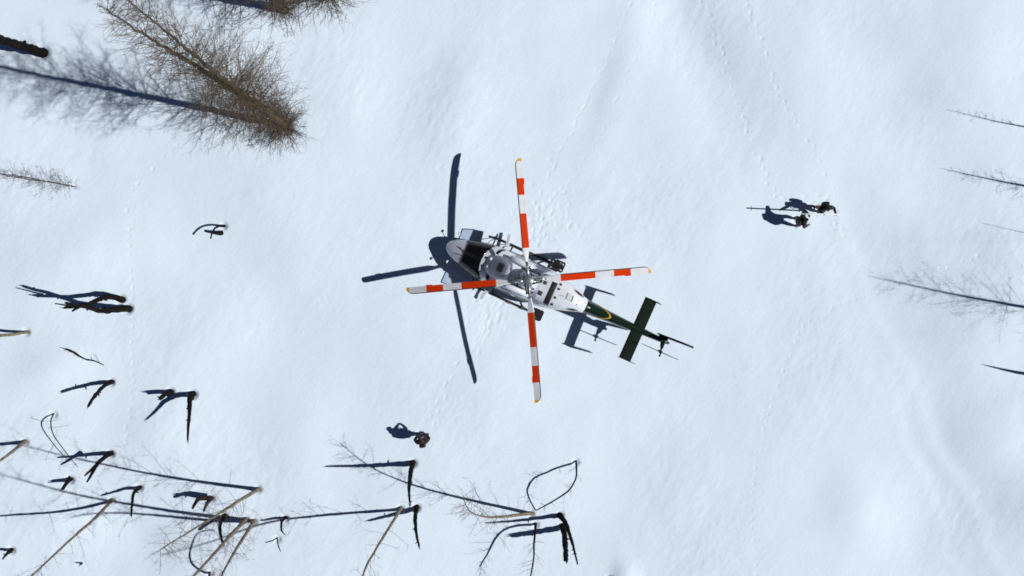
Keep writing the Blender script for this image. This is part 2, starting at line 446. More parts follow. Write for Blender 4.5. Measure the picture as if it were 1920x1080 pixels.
G = 'dead trees on the snow slope'
snag('dead_tree', 'lower thick dark trunk of the crossing pair left of the footprint trail', [(239, 579), (216, 581), (190, 583), (166, 577), (150, 573), (134, 571), (124, 568)], xs=40, r0=0.152, r1=0.060, seed=4,
     prongs=[([(150, 573), (136, 583)], [97, 66], 0.10, 0.04)])
snag('dead_tree', 'upper thick dark trunk crossing over another left of the footprint trail', [(226, 561), (203, 556), (185, 562), (165, 570), (150, 572), (138, 575), (121, 577)], xs=60, r0=0.144, r1=0.051, seed=5,
     prongs=[([(138, 575), (103, 569)], [78, 28], 0.05, 0.02)])
snag('dead_tree', 'thin tan trunk running off the left edge below the crossing pair', [(49, 623), (25, 627), (0, 629), (-40, 634)], tip_h=2.3, r0=0.07, r1=0.06, material='bark_tan', seed=6)
snag('fallen_branch', 'thin crooked branch lying on snow above the curved dark trunk', [(191, 683), (178, 677), (163, 675), (148, 667), (140, 661), (131, 658)], tip_h=0.35, r0=0.022, r1=0.05, material='bark_brown', seed=7, cat='branch', twigs=5, tlen=0.35, pit=False)
snag('dead_tree', 'curved dark trunk with level shadow beside the footprint trail', [(208, 717), (197, 722), (184, 735), (175, 746), (166, 761)], xs=114, r0=0.106, r1=0.060, seed=8)
snag('tree_stump', 'short black stump with forked shadow next to the long black trunk', [(319, 735), (309, 740), (301, 747)], xs=278, r0=0.129, r1=0.085, seed=9, cat='stump', group='stumps in the snow')
snag('dead_tree', 'long straight black trunk pointing down beside the short forked stump', [(361, 740), (356, 750), (355, 775), (353, 800), (352, 824)], hlist=[0, hs(356, 750, 334), hs(355, 775, 306), hs(353, 800, 289), hs(352, 824, 272)], r0=0.144, r1=0.038, seed=10)
snag('bent_tree', 'thin bent sapling with kinked stem above the long diagonal shadow', [(100, 778), (96, 785), (96, 803), (103, 820), (120, 843), (132, 859), (146, 876)], hlist=[0, .35, .85, 1.0, 1.1, 1.0, .7], r0=0.035, r1=0.012, material='bark_brown', seed=11, cat='sapling', group='saplings on the slope', twigs=4)
snag('dead_tree', 'tan trunk with dark foot running off the left edge at two thirds height', [(46, 829), (30, 841), (12, 855), (-25, 882)], tip_h=2.9, r0=0.085, r1=0.045, material='bark_tan', seed=12)
snag('dead_tree', 'split black trunk with two prongs beside the long diagonal shadow', [(207, 851), (196, 857), (184, 868), (172, 880), (159, 892)], xs=106, r0=0.122, r1=0.034, seed=13,
     prongs=[([(184, 868), (163, 904)], [152, 113], 0.09, 0.035)])
snag('bare_tree', 'long thin tan trunk with grey twigs and the longest diagonal shadow', [(484, 918), (460, 932), (430, 951), (395, 973), (350, 1000), (300, 1030)], xs=8, r0=0.085, r1=0.014, material='bark_tan', seed=14, cat='tree', group='thin bare trees at the lower left', twigs=60, tlen=1.6)
snag('tree_stump', 'small black stump above the tan trunk that leaves the bottom left corner', [(131, 900), (124, 907), (118, 916)], xs=98, r0=0.122, r1=0.068, seed=15, cat='stump', group='stumps in the snow')
snag('dead_tree', 'thin black trunk hanging straight down between two long shadows', [(261, 915), (251, 925), (248, 945), (246, 966)], xs=190, r0=0.091, r1=0.038, seed=16)
snag('arched_stump', 'brown arched stump with two legs and two finger-like shadows', [(396, 935), (388, 945), (382, 957)], xs=330, r0=0.114, r1=0.043, material='bark_brown', seed=17, cat='stump', group='stumps in the snow',
     prongs=[([(394, 934), (374, 935), (367, 942), (361, 953)], [388, 356, 341, 326], 0.13, 0.06)])
snag('bare_tree', 'straight tan trunk running out of the bottom left corner', [(209, 939), (180, 970), (130, 1014), (55, 1084), (-40, 1168)], tip_h=9.4, r0=0.07, r1=0.015, material='bark_tan', seed=18, cat='tree', group='thin bare trees at the lower left', twigs=38, tlen=1.3)
snag('bare_tree', 'left of two tan trunks sharing a foot at the bottom edge', [(461, 975), (435, 1001), (400, 1040), (360, 1083), (304, 1140)], xs=-24, r0=0.092, r1=0.015, material='bark_tan', seed=19, cat='tree', group='thin bare trees at the lower left', twigs=40, tlen=1.4)
snag('bare_tree', 'right of two tan trunks sharing a foot at the bottom edge', [(476, 978), (455, 1010), (435, 1043), (415, 1083), (409, 1130), (428, 1189)], hlist=[0, 1.9, 3.9, 6.0, 8.0, 10.0], r0=0.085, r1=0.015, material='bark_tan', seed=20, cat='tree', group='thin bare trees at the lower left', twigs=38, tlen=1.3)
snag('dead_tree', 'curved black trunk behind the two tan trunks at the bottom', [(421, 969), (415, 976), (412, 990), (414, 1005), (419, 1022)], xs=374, r0=0.106, r1=0.051, seed=21)
snag('dead_tree', 'short black trunk with thin tip right of the two tan trunks', [(535, 972), (528, 978), (528, 995), (535, 1003)], xs=489, r0=0.084, r1=0.017, seed=22)
snag('sapling', 'tiny dark sapling below the short black trunk', [(520, 1011), (521, 1020), (526, 1034)], xs=499, r0=0.04, r1=0.02, seed=23, cat='sapling', group='saplings on the slope')
snag('bent_tree', 'bent tree at the bottom edge whose arched shadow curves up to the left', [(394, 1075), (396, 1084), (428, 1097), (487, 1093), (520, 1090), (560, 1092)], hlist=[0, .7, 2.4, 4.0, 4.6, 4.9], r0=0.055, r1=0.02, material='bark_brown', seed=24, cat='tree', group='thin bare trees at the lower left')
snag('dead_tree', 'black trunk hanging straight down below the person in brown', [(774, 869), (771, 880), (768, 905), (767, 925), (769, 947)], xs=614, r0=0.129, r1=0.038, seed=25)
snag('dead_tree', 'lower black trunk beside the thin tan tree at bottom centre', [(781, 953), (779, 966), (779, 985), (781, 1003), (786, 1024)], xs=690, r0=0.122, r1=0.043, seed=26)
snag('bare_tree', 'thin grey-tan tree slanting to the bottom edge left of the lower black trunk', [(751, 954), (730, 989), (705, 1030), (680, 1082), (668, 1190), (680, 1310)], hlist=[0, 1.6, 3.4, 5.2, 8.0, 11.0], r0=0.068, r1=0.015, material='bark_tan', seed=27, cat='tree', group='thin bare trees at the lower left', twigs=38, tlen=1.3)
snag('bare_tree', 'pale trunk leaning left with a curled twiggy top at bottom centre', [(996, 963), (975, 965), (940, 969), (910, 969), (886, 962), (874, 948), (869, 930)], xs=638, r0=0.085, r1=0.010, material='bark_tan', seed=28, cat='tree', group='thin bare trees at the lower left', twigs=52, tlen=1.2)
snag('dead_tree', 'slim black trunk of the close pair at bottom centre, longer and pointed', [(1050, 967), (1060, 980), (1069, 1005), (1077, 1033), (1083, 1058)], xs=905, r0=0.122, r1=0.030, seed=29)
snag('dead_tree', 'blunt thick black trunk of the close pair at bottom centre', [(1055, 988), (1058, 1000), (1060, 1025), (1061, 1049)], xs=957, r0=0.137, r1=0.111, seed=30)
snag('bent_tree', 'thin bent tree with thick broken foot left of the black pair', [(1004, 984), (1003, 1000), (1001, 1020), (1001, 1045), (995, 1078), (985, 1105)], hlist=[0, .9, 1.5, 1.9, 2.1, 2.2], r0=0.062, r1=0.026, material='bark_dark', seed=31, cat='tree', group='thin bare trees at the lower left', twigs=18, tlen=1.0)
snag('bent_tree', 'thin tree bowed into a loop with its shadow above the black pair', [(1080, 867), (1081, 890), (1076, 905), (1065, 921), (1040, 938), (1018, 950), (1006, 957)], hlist=[0, .9, 1.3, 1.6, 1.3, .6, 0.05], r0=0.046, r1=0.028, material='bark_dark', seed=32, cat='tree', group='thin bare trees at the lower left', twigs=16, tlen=0.6)
snag('broken_snag', 'small broken arch of dark wood alone at middle left', [(419, 424), (411, 424), (403, 428), (398, 436), (395, 447)], hlist=[0, .45, .75, .98, 1.18], r0=0.055, r1=0.035, seed=33, cat='dead tree', prongs=[([(416, 437), (406, 437), (400, 436)], [416, 398, 384], 0.12, 0.05)])
snag('tree_stump', 'dark stump at the left edge near the bottom corner', [(21, 1032), (13, 1038), (5, 1048)], tip_h=1.0, r0=0.099, r1=0.034, seed=34, cat='stump', group='stumps in the snow')
snag('tree_stump', 'tiny dark stub poking out near the bottom left corner', [(154, 1056), (152, 1058)], tip_h=0.12, r0=0.046, r1=0.043, seed=35, cat='stump', group='stumps in the snow', pit=False)
snag('tree_stump', 'dark stump at the bottom edge against a bright snow hump', [(1143, 1088), (1140, 1100)], tip_h=0.45, r0=0.152, r1=0.128, seed=36, cat='stump', group='stumps in the snow')

# --- trees beyond the right edge; only their shadows reach into the frame
def shadow_base(sx, sy, h):
    g = at(sx, sy, 0); d = h / math.tan(SUN_EL)
    for _ in range(8):
        b = Vector((g.x - SH.x * d, g.y - SH.y * d, 0)); b.z = hgt(b.x, b.y)
        d = (b.z + h - g.z) / math.tan(SUN_EL)
    return b
def edge_tree(label, sx, sy, h, r, tw, tl, seed, name='bare_tree', low=0.3):
    b = shadow_base(sx, sy, h); root = empty(name, b); rng = random.Random(seed); inv = Matrix.Translation(-b)
    Q = resample([b - Vector((0, 0, .4)), b + Vector((0.02, .06, h * .3)), b + Vector((0, -.03, h * .65)), b + Vector((0, 0, h))], .3)
    k = len(Q) - 1; tb = MB(); tb.tube(Q, [max(.008, r * (1 - (i / k)) ** .7) for i in range(k + 1)], 8, .1, rng)
    o = tb.build('trunk', 'bark_brown', root, True); o.matrix_parent_inverse = inv
    if tw:
        cb = MB()
        for _ in range(tw):
            t = low + (.93 - low) * rng.random(); a = rng.uniform(0, 6.28)
            spray(cb, along(Q, t), Vector((math.cos(a), math.sin(a), rng.uniform(.2, .9))), tl * rng.uniform(.5, 1.1) * (1.3 - 1.1 * t), .006, rng, 6, 2, .06)
        o = cb.build('crown', 'twig', root, False, fix=False); o.matrix_parent_inverse = inv
    tag(root, label, 'tree', 'bare trees beyond the right edge')
    PITS.append((b.x, b.y, .4, .2))
edge_tree('bare tree past the right edge casting the topmost thin shadow', 1772, 205, 7.2, .05, 22, .9, 41)
edge_tree('bare tree past the right edge casting the second shadow from the top', 1762, 315, 7.3, .075, 46, 1.1, 42)
edge_tree('slender tree past the right edge casting the faintest short shadow', 1840, 418, 5.3, .03, 0, 1, 43)
edge_tree('tall twiggy tree past the right edge casting the longest shadow', 1622, 516, 11.4, .10, 75, 2.6, 44, low=.30)
edge_tree('thick bare trunk past the right edge casting the lowest pointed shadow', 1840, 683, 5.0, .16, 0, 1, 45, name='dead_tree')

# ------------------------------------------------------------------ snow ground: one sheet, fine where the camera looks, coarse to the horizon
def axis(lo, hi, step, far):
    a = list(np.arange(lo, hi + step / 2, step)); s = step
    while a[-1] < far: s *= 1.16; a.append(a[-1] + s)
    s = step; b = [a[0]]
    while b[-1] > -far: s *= 1.16; b.append(b[-1] - s)
    return np.array(b[:0:-1] + a)
AX = axis(-26.0, 27.5, 0.055, 900.0); AY = axis(-15.0, 15.0, 0.055, 900.0)
XX, YY = np.meshgrid(AX, AY)
ZZ = height(XX, YY)
def stamp(x, y, rx, ry, ang, depth, rim=0.25, sharp=2):
    rad = max(rx, ry) * 2.2
    i0, i1 = np.searchsorted(AX, [x - rad, x + rad]); j0, j1 = np.searchsorted(AY, [y - rad, y + rad])
    if i1 - i0 < 2 or j1 - j0 < 2: return
    dx = XX[j0:j1, i0:i1] - x; dy = YY[j0:j1, i0:i1] - y
    p = (dx * math.cos(ang) + dy * math.sin(ang)) / rx; q = (-dx * math.sin(ang) + dy * math.cos(ang)) / ry
    r2 = p * p + q * q
    ZZ[j0:j1, i0:i1] += -depth * np.exp(-r2 ** (sharp / 2) * 1.2) + depth * rim * np.exp(-((np.sqrt(r2) - 1.25) / 0.35) ** 2)
for (x, y, r, d) in PITS: stamp(x, y, r * .9, r * .9, 0, d, 0.12)
rng = random.Random(77)
def trail(pts, step, off, rx, ry, depth, jit=1.5, drag=0.0):
    L = []
    for a, b in zip(pts, pts[1:]):
        l = math.hypot(b[0] - a[0], b[1] - a[1]); L.append((a, b, l))
    side = 1; carry = 0.0
    for a, b, l in L:
        ux, uy = (b[0] - a[0]) / l, (b[1] - a[1]) / l; t = carry
        while t < l:
            px = a[0] + ux * t - uy * off * side + rng.uniform(-jit, jit); py = a[1] + uy * t + ux * off * side + rng.uniform(-jit, jit)
            x, y = px2xy(px, py); an = math.atan2(-uy, ux) + rng.uniform(-.35, .35)
            stamp(x, y, rx * rng.uniform(.7, 1.3), ry * rng.uniform(.8, 1.2), an, depth * rng.uniform(.3, .95), rng.uniform(.05, .3))
            if drag and rng.random() < .8:
                x2, y2 = px2xy(px + ux * step * .35, py + uy * step * .35); stamp(x2, y2, drag, ry * .6, math.atan2(-uy, ux), depth * .45)
            side = -side; t += step * (1.9 if rng.random() < .12 else 1.0) * rng.uniform(.85, 1.15)
        carry = t - l
trail([(330, 272), (300, 302), (265, 332), (244, 360), (239, 385), (241, 410), (243, 455), (247, 500), (246, 545), (249, 600), (247, 650), (251, 690), (248, 730), (243, 775), (238, 820), (232, 870), (226, 905)], 17, 1.0, .10, .06, .034, 2.2)
trail([(196, 1000), (190, 1022), (184, 1045), (176, 1066)], 20, 1, .10, .06, .03)
trail([(912, 622), (893, 655), (872, 672), (850, 690), (838, 722), (826, 752), (812, 782), (803, 806)], 14, 5.5, .16, .065, .032, 2.5, .14)
trail([(935, 575), (918, 600), (905, 630), (885, 665)], 13, 6, .16, .065, .03, 4, .14)
trail([(1182, 8), (1170, 35), (1150, 78), (1142, 110), (1128, 140), (1105, 172), (1098, 196), (1084, 218), (1076, 242), (1060, 266), (1046, 290), (1030, 330), (1012, 372), (1005, 410)], 19, 1.2, .22, .045, .026, 1.8)
trail([(1228, 5), (1222, 45), (1205, 75), (1196, 105), (1178, 130), (1168, 160), (1155, 190), (1150, 212), (1132, 240), (1120, 262), (1098, 292), (1078, 330), (1052, 362), (1028, 400), (1012, 440)], 20, 1.2, .20, .045, .022, 1.8)
trail([(1008, 372), (1018, 400), (1006, 430), (1000, 452)], 10, 5, .14, .07, .035, 6, .14)
trail([(1060, 350), (1034, 385), (1015, 415), (1004, 448)], 13, 5, .14, .07, .03, 6)
trail([(1040, 400), (1020, 420), (1010, 445), (1002, 470)], 10, 7, .14, .07, .03, 6)
trail([(1316, 0), (1335, 24), (1336, 55), (1345, 85), (1362, 98), (1362, 128), (1374, 155), (1377, 182), (1393, 208), (1400, 240), (1412, 268), (1414, 290), (1430, 310), (1436, 336), (1450, 355), (1456, 372)], 15, 2.2, .09, .06, .042, 1.8)
trail([(1404, 8), (1405, 32), (1418, 48), (1428, 82), (1437, 105), (1447, 140), (1456, 172), (1470, 200), (1490, 218), (1500, 248), (1522, 276), (1534, 304), (1552, 328), (1560, 355), (1572, 378)], 15, 2.2, .10, .06, .042, 1.8)
trail([(1925, 395), (1905, 405), (1890, 425), (1872, 440), (1855, 458), (1838, 476), (1820, 485), (1790, 493), (1765, 503), (1735, 508), (1708, 520), (1675, 536), (1655, 544), (1636, 550), (1615, 558), (1600, 562), (1578, 569), (1552, 581), (1538, 590), (1520, 602), (1505, 612), (1496, 628), (1488, 650), (1480, 672), (1470, 690), (1463, 708), (1456, 730), (1449, 750), (1440, 778), (1433, 800), (1427, 835), (1415, 875), (1411, 912), (1408, 940), (1408, 975), (1411, 1010), (1414, 1040), (1416, 1075)], 15, .8, .065, .05, .04, .8)
trail([(1470, 365), (1500, 372), (1535, 372), (1570, 370)], 12, 5, .15, .08, .04, 4)
trail([(1575, 400), (1562, 420), (1590, 440)], 12, 5, .13, .08, .04, 4)
# clods thrown about by rotor wash and boots near the machine
for _ in range(130):
    px, py = rng.gauss(1018, 34), rng.gauss(420, 42); x, y = px2xy(px, py); stamp(x, y, rng.uniform(.05, .13), rng.uniform(.05, .08), rng.uniform(0, 3), rng.uniform(-.02, .03), 0)
for _ in range(80):
    px, py = rng.gauss(925, 22), rng.gauss(585, 22); x, y = px2xy(px, py); stamp(x, y, rng.uniform(.05, .13), rng.uniform(.05, .08), rng.uniform(.6, 1.4), rng.uniform(-.02, .03), 0)
for (px, py) in [(797, 819), (783, 815), (1489, 412), (1491, 422), (1531, 387), (1532, 397)]:
    x, y = px2xy(px, py); stamp(x, y, .2, .12, 1.2, .07, .2)
def gz(x, y):
    """height of the finished snow surface"""
    i = min(max(int(np.searchsorted(AX, x)) - 1, 0), len(AX) - 2); j = min(max(int(np.searchsorted(AY, y)) - 1, 0), len(AY) - 2)
    u = (x - AX[i]) / (AX[i + 1] - AX[i]); v = (y - AY[j]) / (AY[j + 1] - AY[j])
    return float(ZZ[j, i] * (1 - u) * (1 - v) + ZZ[j, i + 1] * u * (1 - v) + ZZ[j + 1, i] * (1 - u) * v + ZZ[j + 1, i + 1] * u * v)
ny, nx = XX.shape
gm = bpy.data.meshes.new('snow_ground')
co = np.stack([XX, YY, ZZ], -1).reshape(-1, 3).astype(np.float32)
idx = np.arange(ny * nx).reshape(ny, nx)
quads = np.stack([idx[:-1, :-1], idx[:-1, 1:], idx[1:, 1:], idx[1:, :-1]], -1).reshape(-1).astype(np.int32)
nf = (ny - 1) * (nx - 1)
gm.vertices.add(ny * nx); gm.vertices.foreach_set('co', co.ravel())
gm.loops.add(nf * 4); gm.loops.foreach_set('vertex_index', quads)
gm.polygons.add(nf); gm.polygons.foreach_set('loop_start', np.arange(0, nf * 4, 4, dtype=np.int32))
gm.polygons.foreach_set('use_smooth', np.ones(nf, dtype=bool))
gm.update(calc_edges=True); gm.materials.append(M['snow'])
ground = bpy.data.objects.new('snow_ground', gm); C.objects.link(ground)
tag(ground, kind='structure')

# ------------------------------------------------------------------ helicopter: local x forward, y to its left, z up from the skid soles; metres
hel = empty('helicopter', (0.71, 0.337, 0.0), math.pi - R(24))
tag(hel, 'white and dark green helicopter with four red striped rotor blades on the snow', 'helicopter')
NS = 36
HULL = [(4.07, .05, .95, 1.06), (4.03, .16, .86, 1.16), (3.93, .28, .78, 1.26), (3.75, .40, .69, 1.38), (3.5, .50, .62, 1.52), (3.2, .60, .57, 1.68), (2.9, .69, .54, 1.85), (2.6, .765, .51, 2.02),
        (2.3, .82, .5, 2.15), (1.9, .88, .5, 2.22), (1.4, .915, .5, 2.25), (.6, .93, .5, 2.26), (-.2, .92, .52, 2.26), (-.8, .875, .58, 2.25), (-1.3, .79, .70, 2.24), (-1.8, .66, .90, 2.24),
        (-2.3, .49, 1.18, 2.26), (-2.82, .33, 1.50, 2.27)]
BOOM = [(-2.82, .325, 1.51, 2.265), (-3.3, .29, 1.58, 2.24), (-4.0, .245, 1.68, 2.22), (-4.8, .20, 1.78, 2.20), (-5.5, .165, 1.86, 2.19), (-6.2, .13, 1.94, 2.20), (-6.65, .11, 1.99, 2.21), (-6.95, .06, 2.04, 2.17)]
def sec(tab, x):
    xs = [t[0] for t in tab][::-1]
    return [float(np.interp(x, xs, [t[i] for t in tab][::-1])) for i in (1, 2, 3)]
def ring_pt(tab, x, th, ex=2.5, off=0.0):
    """point on the loft at angle th from the top (positive to the left)"""
    w, zb, zt = sec(tab, x); hz = (zt - zb) / 2; c, s_ = math.cos(th), math.sin(th)
    y = math.copysign(abs(s_) ** (2 / ex), s_) * (w + off); z = math.copysign(abs(c) ** (2 / ex), c) * (hz + off)
    return Vector((x, y, (zb + zt) / 2 + z))
def loft(name, tab, mats, fm, ex=2.5, step=0.15, parent=hel):
    mb = MB(); x0, x1 = tab[0][0], tab[-1][0]; k = max(2, int(abs(x0 - x1) / step)); xs = sorted(set([t[0] for t in tab] + list(np.linspace(x0, x1, k + 1))), reverse=True)
    rr = [[ring_pt(tab, x, 2 * math.pi * j / NS, ex) for j in range(NS)] for x in xs]
    mb.rings(rr, mats=lambda i, j: fm((xs[i] + xs[i + 1]) / 2, rr[i][j].z, j))
    return mb.build(name, mats, parent, True)
def skin_patch(name, tab, material, xa, xb, ta, tb, ex=2.5, off=0.012, nx_=10, nt_=14, parent=hel, xf=None, smooth=True):
    """curved panel lying proud of a loft; xf(u, v) may replace the x of a grid point"""
    P = []
    for i in range(nx_ + 1):
        row = []
        for j in range(nt_ + 1):
            u = i / nx_; v = j / nt_; x = xf(u, v) if xf else xa + (xb - xa) * u
            row.append(ring_pt(tab, x, ta + (tb - ta) * v, ex, off))
        P.append(row)
    mb = MB(); mb.grid(P); o = mb.build(name, material, parent, smooth, fix=False)
    sm = o.modifiers.new('thickness', 'SOLIDIFY'); sm.thickness = 0.01; sm.offset = 0
    return o
hull = loft('hull', HULL, ['white', 'green', 'yellow'], lambda x, z, j: 1 if z < 1.05 - (x < -1.2) * (x + 1.2) * .35 else 0)
skin_patch('hull_stripe', HULL, 'yellow', 3.7, -2.6, R(92), R(95.5), off=.006, nx_=30, nt_=1, parent=hull)
skin_patch('hull_stripe', HULL, 'yellow', 3.7, -2.6, R(-92), R(-95.5), off=.006, nx_=30, nt_=1, parent=hull)
ws = skin_patch('windshield', HULL, 'screen', 3.16, 2.15, R(-72), R(72), off=.012, nx_=14, nt_=26,
                xf=lambda u, v: (3.17 + .10 * (abs(v - .5) * 2) ** 2) * (1 - u) + (2.28 - .34 * (abs(v - .5) * 2) ** 1.5) * u)
skin_patch('window_pillar', HULL, 'screen', 3.2, 2.3, R(-2.2), R(2.2), off=.022, nx_=8, nt_=2, parent=ws)
for sg in (1, -1):
    w_ = MB(); w_.tube([ring_pt(HULL, 3.50, R(4 + 14 * sg), off=.03), ring_pt(HULL, 3.3, R(4 + 9 * sg), off=.035), ring_pt(HULL, 3.06, R(4 + 5 * sg), off=.03)], [.016, .014, .012], 6)
    w_.build('wiper', 'black', ws)
    skin_patch('eyebrow_window', HULL, 'screen', 1.78, 1.62, R(30 * sg), R(66 * sg), off=.012, nx_=4, nt_=8, xf=lambda u, v: 1.80 - .14 * u - .22 * v * v)
    skin_patch('cabin_window', HULL, 'screen', 1.35, .45, R(72 * sg), R(96 * sg), off=.010, nx_=8, nt_=6)
    skin_patch('cabin_window', HULL, 'screen', .25, -.55, R(72 * sg), R(94 * sg), off=.010, nx_=8, nt_=6)
    skin_patch('door_opening', HULL, 'black', 2.62, 2.08, R(74 * sg), R(118 * sg), off=.008, nx_=6, nt_=8)
    skin_patch('door_rail', HULL, 'darkgrey', .95, -.9, R(60 * sg), R(62 * sg), off=.022, nx_=10, nt_=1)
    skin_patch('roof_gutter', HULL, 'edge', .75, .25, R(44 * sg), R(46 * sg), off=.02, nx_=4, nt_=1)
    skin_patch('grab_handle', HULL, 'darkgrey', 1.0, .45, R(50 * sg), R(51.5 * sg), off=.03, nx_=4, nt_=1)
    # open pilot door, square to the hull: solid lower half, glazed upper half
    y0, y1 = .86 * sg, 1.43 * sg; X = 2.13
    db = MB(); db.plate([(X, y0, .66), (X + .03, y1, .74), (X, y1, 1.22), (X, y0, 1.22)], (1, 0, 0), .045)
    dr = db.build('pilot_door', 'green', hel)
    fb = MB()
    for a, b in (((X, y0, 1.22), (X - .04, y0 * .93, 1.74)), ((X - .04, y0 * .93, 1.74), (X - .05, y1 * .95, 1.80)), ((X - .05, y1 * .95, 1.80), (X, y1, 1.22))):
        fb.tube([a, b], .022, 6)
    fb.build('window_frame', 'green', dr)
    gb = MB(); gb.plate([(X - .001, y0 * 1.0, 1.225), (X - .001, y1, 1.225), (X - .05, y1 * .95, 1.79), (X - .04, y0 * .94, 1.73)], (1, 0, 0), .006); gb.build('pane', 'glass', dr)
    hb_ = MB(); hb_.box((X - .04, y1 * .93, 1.12), (.05, .12, .03)); hb_.build('handle', 'steel', dr)
    mb = MB(); mb.tube([(3.55, .46 * sg, 1.0), (3.72, .66 * sg, 1.05)], .012, 6); mb.ball((3.74, .70 * sg, 1.06), (.05, .075, .05)); mb.build('mirror', 'white', hel, True)
# nose seams and nose lamp
# cabin roof intake fairing in front of the mast
FAIR = [(2.13, .10, 2.08, 2.16), (2.06, .25, 2.08, 2.22), (1.92, .38, 2.06, 2.35), (1.65, .49, 2.05, 2.62), (1.4, .535, 2.05, 2.87), (1.2, .52, 2.05, 3.05), (1.05, .48, 2.05, 3.14), (.94, .42, 2.05, 3.12), (.88, .36, 2.05, 2.95), (.84, .33, 2.05, 2.6)]
fair = loft('intake_fairing', FAIR, ['fairing_shade_grey'], lambda x, z, j: 0, 2.2, .1)
skin_patch('intake_grille', FAIR, 'darkgrey', 1.50, 1.18, R(-22), R(16), ex=2.2, off=.012, nx_=4, nt_=4, parent=fair)
for yy in (-.24, .19):
    mb = MB(); th = math.asin(max(-.95, min(.95, yy / .40))) * .8; p = ring_pt(FAIR, 1.90, th, 2.2, .01); mb.ball(p, (.075, .075, .06), 12, 8); mb.build('lamp', 'lens', fair, True)
for sg in (1, -1):     # side scoops ahead of the mast
    mb = MB(); mb.rings([[Vector((1.15 - .02, sg * (.62 + .10 * math.cos(a)), 2.33 + .14 * math.sin(a))) for a in np.linspace(0, 6.283, 13)[:-1]],
                         [Vector((.6, sg * (.60 + .13 * math.cos(a)), 2.32 + .18 * math.sin(a))) for a in np.linspace(0, 6.283, 13)[:-1]],
                         [Vector((-.3, sg * (.56 + .14 * math.cos(a)), 2.30 + .18 * math.sin(a))) for a in np.linspace(0, 6.283, 13)[:-1]]])
    mb.build('side_scoop', 'white', hel, True)
# engine cowling behind the mast
COWL = [(-.42, .55, 2.1, 2.56), (-.6, .62, 2.08, 2.68), (-1.0, .66, 2.05, 2.73), (-1.4, .66, 2.0, 2.73), (-1.8, .60, 1.95, 2.70), (-2.2, .50, 1.85, 2.63), (-2.5, .41, 1.75, 2.53), (-2.7, .35, 1.65, 2.42), (-2.80, .31, 1.6, 2.33), (-2.86, .24, 1.6, 2.26)]
cowl = loft('engine_cowling', COWL, ['white'], lambda x, z, j: 0, 2.7, .1)
def roofpatch(name, m, xa, xb, ya, yb, off=.012, n=4):
    ta = math.asin(max(-1, min(1, (abs(ya) / .66) ** 1.35))) * (1 if ya > 0 else -1); tb = math.asin(max(-1, min(1, (abs(yb) / .66) ** 1.35))) * (1 if yb > 0 else -1)
    return skin_patch(name, COWL, m, xa, xb, ta, tb, 2.7, off, n, 8, cowl)
roofpatch('exhaust_slot', 'black', -1.02, -1.27, -.40, .645)
roofpatch('vent_hatch', 'darkgrey', -.62, -.82, .20, .40)
roofpatch('vent_hatch', 'darkgrey', -.66, -.82, -.30, -.14)
for yy in (-.42, -.2, .21, .53): roofpatch('small_vent', 'darkgrey', -1.35, -1.46, yy - .05, yy + .05)
pl = roofpatch('access_panel', 'panel', -1.84, -2.10, -.26, .08)
roofpatch('panel_gap', 'black', -2.11, -2.15, -.24, .10, .014)
for sg in (1, -1):     # exhaust stub openings on both flanks
    mb = MB(); cx, cy, cz = -2.30, .49 * sg, 2.28
    d = Vector((-.93, .30 * sg, .2)).normalized()
    mb.tube([Vector((cx + .1, cy * .8, cz)) - d * .2, Vector((cx + .1, cy * .8, cz)) - d * .02], [.12, .13], 16); ex = mb.build('exhaust_pipe', 'black', hel, True)
    P = [[ring_pt(COWL, -2.06 - .54 * u, sg * R(53 - 4 * u + q * 10 * math.sin(math.pi * (.04 + .92 * u))), 2.7, .014 + .012 * (1 - abs(q))) for q in (-1, -.5, 0, .5, 1)] for u in np.linspace(0, 1, 13)]
    mb = MB(); mb.grid(P); mo = mb.build('exhaust_mouth', 'rubber', ex, True, fix=False); sm = mo.modifiers.new('thickness', 'SOLIDIFY'); sm.thickness = .01
# anti-collision lamps on the cowling end
for yy in (-.05, .05):
    mb = MB(); mb.ball((-2.44, yy * 2, 2.575), (.04, .04, .03), 10, 6); mb.build('beacon', 'lens', hel, True)
mb = MB(); mb.tube([(-2.90, 0, 2.26), (-3.05, 0, 2.29)], [.05, .03], 10); mb.build('boom_fairing', 'panel', hel, True)
boom = loft('tail_boom', BOOM, ['green'], lambda x, z, j: 0, 2.1, .2)
skin_patch('boom_band', BOOM, 'yellow', -2.80, -2.85, R(-150), R(150), 2.1, .012, 1, 30, boom)
skin_patch('chevron', BOOM, 'yellow', 0, 0, R(-95), R(95), 2.1, .008, 2, 36, boom, xf=lambda u, v: -4.08 + .10 * u * (1 - .3 * abs(v - .5)) + .95 * (abs(v - .5) * 2) ** 1.7)
# tailplane with end plates
mb = MB()
for sg in (1, -1):
    poly = []
    prof = [(-5.14, 0), (-5.18, .035), (-5.30, .045), (-5.50, .03), (-5.70, .004), (-5.50, -.025), (-5.30, -.035), (-5.18, -.028)]
    mb.rings([[Vector((x, sg * .05, 2.06 + z)) for x, z in prof], [Vector((x, sg * 1.46, 2.06 + z * .85)) for x, z in prof]])
stab = mb.build('tailplane', 'green_matt', hel)
for sg in (1, -1):
    mb = MB(); mb.plate([(-5.10, sg * 1.475, 2.02), (-5.24, sg * 1.475, 2.26), (-5.74, sg * 1.475, 2.24), (-6.05, sg * 1.475, 1.42), (-5.70, sg * 1.475, 1.30)], (0, 1, 0), .022); mb.build('end_plate', 'green_matt', stab)
